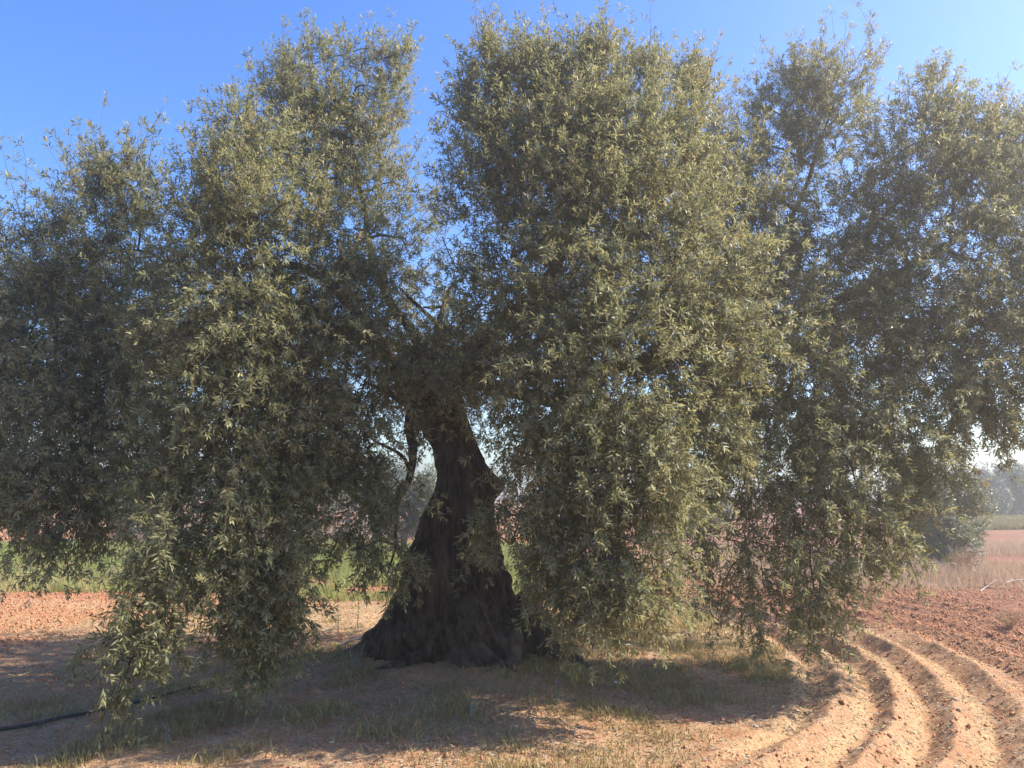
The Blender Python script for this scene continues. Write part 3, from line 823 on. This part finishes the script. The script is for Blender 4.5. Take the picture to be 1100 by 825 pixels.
# dry straw and leaf litter lying on the ground
mb = MB()
n = 90000
xx, yy = rng.uniform(-6, 6, n), rng.uniform(4.0, 13, n)
fmk_, fr_ = furrow_mask(xx, yy)
kk = np.clip(np.searchsorted(TROUGH, fr_) - 1, 0, len(TROUGH) - 2)
tt = np.clip((fr_ - TROUGH[kk]) / (TROUGH[kk + 1] - TROUGH[kk]), 0, 1)
pr = np.where(fmk_ > 0.4, np.where((tt > 0.6) & (tt < 0.98) & (fr_ < 7.4), 0.7, 0.22), 0.3)
pr = np.where((yy > 8.9) & (yy < 12.5) & (xx < 0), 0.5, pr)
keep = rng.random(n) < pr
xx, yy = xx[keep], yy[keep]; n = len(xx)
a = rng.uniform(0, 2 * np.pi, n)
dv = unit(np.stack([np.cos(a), np.sin(a), rng.normal(size=n) * 0.22], -1))
up = unit(np.stack([rng.normal(size=n) * 0.3, rng.normal(size=n) * 0.3, np.ones(n)], -1))
up = unit(up - dv * np.sum(up * dv, -1, keepdims=True))
tint = np.stack([rng.random(n), rng.random(n) * 0.8, np.zeros(n)], -1)
leaves_to_mesh(mb, np.stack([xx, yy, gh(xx, yy) + 0.008], -1), dv, up, rng.uniform(0.02, 0.065, n), rng.uniform(0.004, 0.011, n), tint)
g = mb.build('straw_litter', M_STRAW, None, False, True)
tag(g, 'dry straw and fallen leaves scattered on the soil and furrow ridges', 'litter', kind='stuff')

M_LITTER = leaf_material('fallen_leaf', (0.15, 0.095, 0.055), (0.30, 0.20, 0.11), (0.48, 0.42, 0.30), (0.36, 0.31, 0.23), 0.1, 0.7, 0.2)
mb = MB()
n = 26000
rr_ = 0.7 + 4.6 * rng.random(n) ** 0.75
aa_ = rng.uniform(0, 2 * np.pi, n)
xx, yy = TREE[0] + rr_ * np.cos(aa_) * 1.15, TREE[1] - 0.6 + rr_ * np.sin(aa_) * 0.85
keep = (yy > 4.0) & (vnoise(xx * 1.7, yy * 1.7, 61.0) > -0.3 + 0.4 * rng.normal(size=n))
xx, yy = xx[keep], yy[keep]; n = len(xx)
a = rng.uniform(0, 2 * np.pi, n)
dv = unit(np.stack([np.cos(a), np.sin(a), rng.normal(size=n) * 0.18], -1))
up = np.stack([rng.normal(size=n) * 0.35, rng.normal(size=n) * 0.35, np.sign(rng.random(n) - 0.4)], -1)
up = unit(up - dv * np.sum(up * dv, -1, keepdims=True))
leaves_to_mesh(mb, np.stack([xx, yy, gh(xx, yy) + 0.009], -1), dv, up, rng.uniform(0.035, 0.06, n), rng.uniform(0.009, 0.014, n), np.stack([rng.random(n), rng.beta(1, 2.2, n), np.zeros(n)], -1))
g = mb.build('leaf_litter', M_LITTER, None, False, True)
tag(g, 'fallen dry olive leaves strewn on the ground under the crown', 'leaf litter', kind='stuff')

# clods of earth
M_CLOD = plain('soil_clod', (0.42, 0.20, 0.105), 0.95, 0.1, 0.3, 18)
ico = []
phi = (1 + 5 ** 0.5) / 2
for s1 in (1, -1):
    for s2 in (1, -1):
        ico += [(0, s1, s2 * phi), (s1, s2 * phi, 0), (s2 * phi, 0, s1)]
ico = unit(np.array(ico, float))
tri = []
for a0 in range(12):
    for b0 in range(a0 + 1, 12):
        for c0 in range(b0 + 1, 12):
            e = [np.linalg.norm(ico[a0] - ico[b0]), np.linalg.norm(ico[b0] - ico[c0]), np.linalg.norm(ico[a0] - ico[c0])]
            if max(e) < 1.1:
                nn_ = np.cross(ico[b0] - ico[a0], ico[c0] - ico[a0])
                tri.append((a0, b0, c0) if np.dot(nn_, ico[a0]) > 0 else (a0, c0, b0))
tri = np.array(tri)
mb = MB()
n = 14000
xx = rng.uniform(-11, 12, n); yy = 4.2 + rng.random(n) ** 1.3 * 15
keep = (field_mask(xx, yy) > rng.random(n)) & (np.abs(xx) < yy * 0.8 + 0.5)
xx, yy = xx[keep], yy[keep]; n = len(xx)
sz_ = np.minimum(rng.lognormal(-4.65, 0.5, n), 0.024)
co = ico[None] * (1 + 0.28 * rng.normal(size=(n, 12, 1))) * sz_[:, None, None] * np.array([1.2, 1.0, 0.75])
ca = rng.uniform(0, 6.28, n)
cx_, sx_ = np.cos(ca)[:, None], np.sin(ca)[:, None]
co = np.stack([co[..., 0] * cx_ - co[..., 1] * sx_, co[..., 0] * sx_ + co[..., 1] * cx_, co[..., 2]], -1)
co = co + np.stack([xx, yy, gh(xx, yy) + sz_ * 0.25], -1)[:, None, :]
lo = (tri[None] + (np.arange(n) * 12)[:, None, None]).ravel()
mb.add(co.reshape(-1, 3), lo, np.full(n * len(tri), 3))
octa = np.array([(1, 0, 0), (-1, 0, 0), (0, 1, 0), (0, -1, 0), (0, 0, 1), (0, 0, -1)], float)
otri = np.array([(0, 2, 4), (2, 1, 4), (1, 3, 4), (3, 0, 4), (2, 0, 5), (1, 2, 5), (3, 1, 5), (0, 3, 5)])
n = 230000
xx = rng.uniform(-8, 9, n); yy = 4.2 + rng.random(n) ** 1.2 * 10
keep = (field_mask(xx, yy) + 0.12 > rng.random(n)) & (np.abs(xx) < yy * 0.75 + 0.4) & (vnoise(xx * 2.5, yy * 2.5, 77.0) > -0.45 + 0.3 * rng.normal(size=n))
xx, yy = xx[keep], yy[keep]; n = len(xx)
sz_ = rng.lognormal(-5.0, 0.45, n)
co = octa[None] * (1 + 0.35 * rng.normal(size=(n, 6, 1))) * sz_[:, None, None] + 0.3 * sz_[:, None, None] * rng.normal(size=(n, 6, 3))
co = co + np.stack([xx, yy, gh(xx, yy) + sz_ * 0.35], -1)[:, None, :]
lo = (otri[None] + (np.arange(n) * 6)[:, None, None]).ravel()
mb.add(co.reshape(-1, 3), lo, np.full(n * 8, 3))
g = mb.build('soil_clods', M_CLOD, None, False)
tag(g, 'small clods of red earth scattered over the tilled soil', 'soil clods', kind='stuff')

# ------------------------------------------------------------------ irrigation hose
hp = []
for (px, py) in [(-160, 812), (-60, 796), (0, 783), (60, 771), (120, 762), (165, 751), (215, 739), (270, 724), (320, 708), (365, 698), (398, 690)]:
    hx, hy = on_ground(px, py)
    hp.append((hx, hy))
hp = np.array(hp)
hp3 = smooth_path(np.column_stack([hp, np.zeros(len(hp))]), 160)
hp3[:, 2] = gh(hp3[:, 0], hp3[:, 1]) + 0.014
hp3[:, 2] = np.convolve(np.pad(hp3[:, 2], 3, 'edge'), np.ones(7) / 7, 'valid') + 0.004
mb = MB()
mb.tube(hp3, 0.013, 10)
hose = mb.build('irrigation_hose', M_HOSE, None, True)
tag(hose, 'black irrigation hose lying across the shaded soil to the trunk base', 'hose')

# ------------------------------------------------------------------ small plants
def leafy_plant(name, label, px, py, h, nodes, leaf, group=None, lean=0.0, mat=None):
    hx, hy = on_ground(px, py)
    root = empty(name, (hx, hy, float(gh(hx, hy))))
    tag(root, label, 'plant', group)
    p = smooth_path([(0, 0, -0.02), (lean * 0.3, 0.01, h * 0.5), (lean, 0.0, h)], 14)
    mw = MB(); mw.tube(p, np.linspace(0.005, 0.002, 14), 5); mw.build('stem', M_STEM, root, True)
    ml = MB()
    for k in range(nodes):
        t = 0.25 + 0.75 * k / max(1, nodes - 1)
        b = p[int(t * 13)]
        m_ = 5
        a = rng.uniform(0, 6.28, m_)
        dv = unit(np.stack([np.cos(a), np.sin(a), np.full(m_, 0.35)], -1))
        up = unit(np.stack([np.zeros(m_), np.zeros(m_), np.ones(m_)], -1) - dv * 0.35)
        leaves_to_mesh(ml, np.repeat(b[None], m_, 0), dv, up, leaf * rng.uniform(0.7, 1.1, m_) * (1.1 - 0.4 * t), np.full(m_, leaf * 0.28), np.stack([rng.random(m_), rng.random(m_) * 0.3, np.zeros(m_)], -1))
    ml.build('leaves', mat or M_LEAF, root, False, True)
    return root

GS = 'upright seedlings left of the trunk'
leafy_plant('seedling', 'taller thin upright seedling on the sunlit soil left of the trunk', 384, 680, 0.50, 8, 0.075, GS, 0.0)
leafy_plant('seedling', 'shorter upright seedling beside the taller one, further from the trunk', 363, 684, 0.33, 6, 0.075, GS, -0.02)
GW = 'low leafy weeds right of the trunk'
leafy_plant('weed_plant', 'small dark leafy weed at the tip of the hanging branch right of the trunk', 765, 716, 0.16, 5, 0.06, GW, 0.02)
leafy_plant('weed_plant', 'bushy grey green weed beneath the violet flower nearest the camera', 600, 762, 0.15, 6, 0.075, GW, 0.0)

def flower(name, label, px, py, h, mat, group, n=9, size=0.022):
    hx, hy = on_ground(px, py)
    root = empty(name, (hx, hy, float(gh(hx, hy))))
    tag(root, label, 'flower', group)
    p = smooth_path([(0, 0, -0.02), (0.01, 0, h * 0.5), (0.015, 0.0, h)], 10)
    mw = MB(); mw.tube(p, np.linspace(0.003, 0.002, 10), 5); mw.build('stem', M_STEM, root, True)
    ml = MB()
    for ring, el in ((n, 0.25), (n - 2, 0.9)):
        a = np.arange(ring) * 2 * np.pi / ring + el
        dv = unit(np.stack([np.cos(a), np.sin(a), np.full(ring, el)], -1))
        up = unit(np.stack([np.zeros(ring), np.zeros(ring), np.ones(ring)], -1) - dv * dv[:, 2:3])
        leaves_to_mesh(ml, np.repeat(p[-1][None], ring, 0), dv, up, np.full(ring, size), np.full(ring, size * 0.45), np.zeros((ring, 3)))
    ml.build('petals', mat, root)
    return root

flower('violet_flower', 'small violet flower under the hanging boughs, just right of the root', 668, 703, 0.07, M_VIOLET, 'violet flowers in the weeds', size=0.034)
flower('violet_flower', 'small violet flower in the shaded weeds in front of the trunk', 599, 752, 0.085, M_VIOLET, 'violet flowers in the weeds', size=0.030)
flower('white_flower', 'single small white flower on a leaning stalk in the shade', 660, 742, 0.05, M_WHITEFL, None, size=0.024)

def bare_shrub(name, label, cat, px, py, h, nst, mat, spread=0.35, r=0.004, group=None, sub_n=3):
    hx, hy = on_ground(px, py)
    z = float(gh(hx, hy))
    mb = MB()
    for k in range(nst):
        a = rng.uniform(0, 6.28)
        e = np.array([math.cos(a) * spread * rng.random(), math.sin(a) * spread * rng.random(), 1.0]) * h * rng.uniform(0.5, 1)
        p = smooth_path([(0, 0, -0.03), e * 0.5 + rng.normal(size=3) * 0.03 * h, e], 8)
        mb.tube(p + np.array([hx, hy, z]), np.linspace(r, r * 0.4, 8), 5)
        for s_ in range(sub_n):
            b = p[rng.integers(3, 7)]
            q_ = b + (unit(rng.normal(size=3) + np.array([0, 0, 0.9])) * h * rng.uniform(0.12, 0.3))
            mb.tube(np.array([b, (b + q_) / 2 + rng.normal(size=3) * 0.01, q_]) + np.array([hx, hy, z]), np.array([r * 0.5, r * 0.4, r * 0.2]), 4)
    o = mb.build(name, mat, None, True)
    return tag(o, label, cat, group)

M_GREYST = plain('grey_stem', (0.24, 0.23, 0.18), 0.8, 0.2)
bare_shrub('bare_weed', 'bare grey twiggy weed in front of the left side of the trunk', 'weed', 382, 726, 0.26, 7, M_GREYST, 0.4, 0.004)
bare_shrub('dry_stalk', 'single tall thin dry stalk standing by the left foot of the trunk', 'stalk', 437, 706, 0.30, 1, M_GREYST, 0.05, 0.003, None, 2)
GDW = 'dry weed stalks in the foreground shade'
bare_shrub('dry_weed', 'dry branching weed below the tip of the low trailing branch', 'weed', 180, 797, 0.17, 7, M_DEAD, 0.6, 0.0025, GDW)
bare_shrub('dry_weed', 'pale thin forked weed at the bottom left beside the hose', 'weed', 50, 790, 0.16, 4, M_GREYST, 0.7, 0.0022, GDW)
bare_shrub('dry_weed', 'forked pale weed standing alone in front of the trunk', 'weed', 507, 783, 0.15, 4, M_GREYST, 0.5, 0.0025, GDW)
M_TAN = plain('tan_stem', (0.44, 0.30, 0.18), 0.9, 0.1)
GB = 'dry brush beside the brush pile'
bare_shrub('dry_bush', 'taller fan-shaped dry bush right of the brush pile', 'bush', 1036, 622, 0.62, 70, M_TAN, 1.0, 0.004, GB, 5)
bare_shrub('dry_bush', 'pale low dry bush at the right edge above the furrows', 'bush', 1085, 678, 0.22, 60, M_TAN, 1.5, 0.0025, GB, 3)

# brush pile and fallen branches
hx, hy = on_ground(1000, 618)
mb = MB()
for k in range(46):
    a = rng.normal() * 0.5 + (0.1 if k % 2 else 2.9)
    L_ = rng.uniform(0.35, 1.1)
    c = np.array([hx + rng.normal() * 0.33, hy + rng.normal() * 0.22, 0])
    c[2] = float(gh(c[0], c[1])) + abs(rng.normal()) * 0.10 + 0.03
    d = np.array([math.cos(a), math.sin(a), rng.normal() * 0.16])
    p = smooth_path([c - d * L_ / 2, c + rng.normal(size=3) * 0.05, c + d * L_ / 2], 8)
    mb.tube(p, np.linspace(0.022, 0.006, 8) * rng.uniform(0.5, 1.2), 6, rough=0.2)
o = mb.build('brush_pile', M_DEAD, None, True)
tag(o, 'low dark pile of dead pruned branches on the red soil', 'brush pile')

def fallen(name, label, pts, r, mat, twigs=4, group=None):
    P = []
    for (px, py, dz) in pts:
        fx, fy = on_ground(px, py)
        P.append((fx, fy, float(gh(fx, fy)) + dz))
    p = smooth_path(P, 24)
    mb = MB()
    mb.tube(p, np.linspace(r, r * 0.4, 24), 8, rough=0.2)
    for k in range(twigs):
        b = p[rng.integers(5, 22)]
        d = unit(rng.normal(size=3) * np.array([1, 1, 0.25]) + np.array([0, 0, 0.1])) * rng.uniform(0.2, 0.5)
        mb.tube(np.array([b, b + d * 0.5 + rng.normal(size=3) * 0.03, b + d]), np.array([r * 0.45, r * 0.3, r * 0.12]), 5)
    o = mb.build(name, mat, None, True)
    return tag(o, label, 'branch', group)

GF = 'fallen branches on the red soil at right'
fallen('fallen_branch', 'short bleached white branch lying slanted on the soil', [(1053, 638, 0.02), (1060, 634, 0.05), (1071, 629, 0.09)], 0.009, M_PALE, 2, GF)
fallen('fallen_branch', 'long bleached white branch with twigs lying at the right edge', [(1080, 630, 0.05), (1092, 628, 0.08), (1110, 627, 0.06), (1140, 628, 0.03)], 0.012, M_PALE, 5, GF)
fallen('fallen_branch', 'long thin dark branch lying level across the soil below the bush', [(1010, 634, 0.02), (1045, 633, 0.03), (1090, 635, 0.02)], 0.014, M_DEAD, 4, GF)

# pale stones in the furrows
GSN = 'pale stones lying in the furrows'
for (px, py, s_, lab) in [(1026, 760, 0.022, 'small whitish stone on the outer straw-covered furrow ridge'),
                          (1030, 769, 0.016, 'tiny whitish stone just below a larger one on the furrow ridge'),
                          (812, 777, 0.018, 'grey stone at the inner edge of the first furrow')]:
    hx, hy = on_ground(px, py)
    c = ico * (1 + 0.18 * rng.normal(size=(12, 1))) * s_ * np.array([1.3, 1, 0.8])
    o = make_obj('stone', c, tri, np.full(len(tri), 3), M_STONE, smooth=True)
    o.location = (hx, hy, float(gh(hx, hy)) + s_ * 0.4)
    tag(o, lab, 'stone', GSN)

# ------------------------------------------------------------------ light, air, sky
SUN_AZ, SUN_EL = 82.0, 43.0
S = Vector((math.sin(math.radians(SUN_AZ)) * math.cos(math.radians(SUN_EL)), math.cos(math.radians(SUN_AZ)) * math.cos(math.radians(SUN_EL)), math.sin(math.radians(SUN_EL))))
sl = bpy.data.lights.new('sun', 'SUN')
sl.energy = 4.7
sl.angle = math.radians(0.5)
sl.color = (1.0, 0.92, 0.80)
so = bpy.data.objects.new('sun', sl)
so.rotation_euler = S.to_track_quat('Z', 'Y').to_euler()
so.location = (20, 12, 20)
COL.objects.link(so)

w = bpy.data.worlds.new("World")
scene.world = w
w.use_nodes = True
N, L = w.node_tree.nodes, w.node_tree.links
N.clear()
wo = N.new('ShaderNodeOutputWorld')
bg = N.new('ShaderNodeBackground')
sky = N.new('ShaderNodeTexSky')
sky.sky_type = 'NISHITA'
sky.sun_disc = False
sky.sun_elevation = math.radians(SUN_EL)
sky.sun_rotation = math.radians(SUN_AZ)
sky.altitude = 100
sky.air_density = 1.0
sky.dust_density = 0.6
sky.ozone_density = 2.0
bg.inputs[1].default_value = 0.10
hs = N.new('ShaderNodeHueSaturation')
hs.inputs['Saturation'].default_value = 1.3
hs.inputs['Value'].default_value = 1.32
hs.inputs['Hue'].default_value = 0.513
L.new(sky.outputs[0], hs.inputs['Color'])
L.new(hs.outputs[0], bg.inputs[0])
L.new(bg.outputs[0], wo.inputs[0])

# haze added to imitate lens glare towards the sun, also fading the distance
hz = MB()
x0, x1, y0, y1, z0, z1 = -120, 160, -15, 230, -4.0, 8.5
c = [(x, y, z) for z in (z0, z1) for y in (y0, y1) for x in (x0, x1)]
hz.add(c, [0, 2, 3, 1, 4, 5, 7, 6, 0, 1, 5, 4, 2, 6, 7, 3, 0, 4, 6, 2, 1, 3, 7, 5], [4] * 6)
hm, N, L = new_mat('glare_haze')
out = N.new('ShaderNodeOutputMaterial')
pv = N.new('ShaderNodeVolumePrincipled')
pv.inputs['Color'].default_value = (1.0, 0.93, 0.82, 1)
pv.inputs['Density'].default_value = 0.0082
pv.inputs['Anisotropy'].default_value = 0.7
L.new(pv.outputs[0], out.inputs['Volume'])
haze = hz.build('haze', hm)
tag(haze, kind='stuff')

# ------------------------------------------------------------------ camera and render settings
cd = bpy.data.cameras.new('camera')
cd.sensor_width = 36.0
cd.lens = 36.0 * FPX / 1100.0
cd.clip_start = 0.05
cd.clip_end = 5000
cam = bpy.data.objects.new('camera', cd)
cam.location = (0, 0, CAM_H)
cam.rotation_euler = (math.radians(90) + TILT, 0, 0)
COL.objects.link(cam)
scene.camera = cam
scene.view_settings.view_transform = 'Standard'
scene.view_settings.look = 'None'
scene.view_settings.exposure = 1.32
scene.view_settings.gamma = 1.0
scene.render.resolution_x, scene.render.resolution_y = 1024, 768
scene.cycles.max_bounces = 6
scene.cycles.diffuse_bounces = 3
scene.cycles.transmission_bounces = 3
scene.cycles.volume_bounces = 0
scene.cycles.use_denoising = True
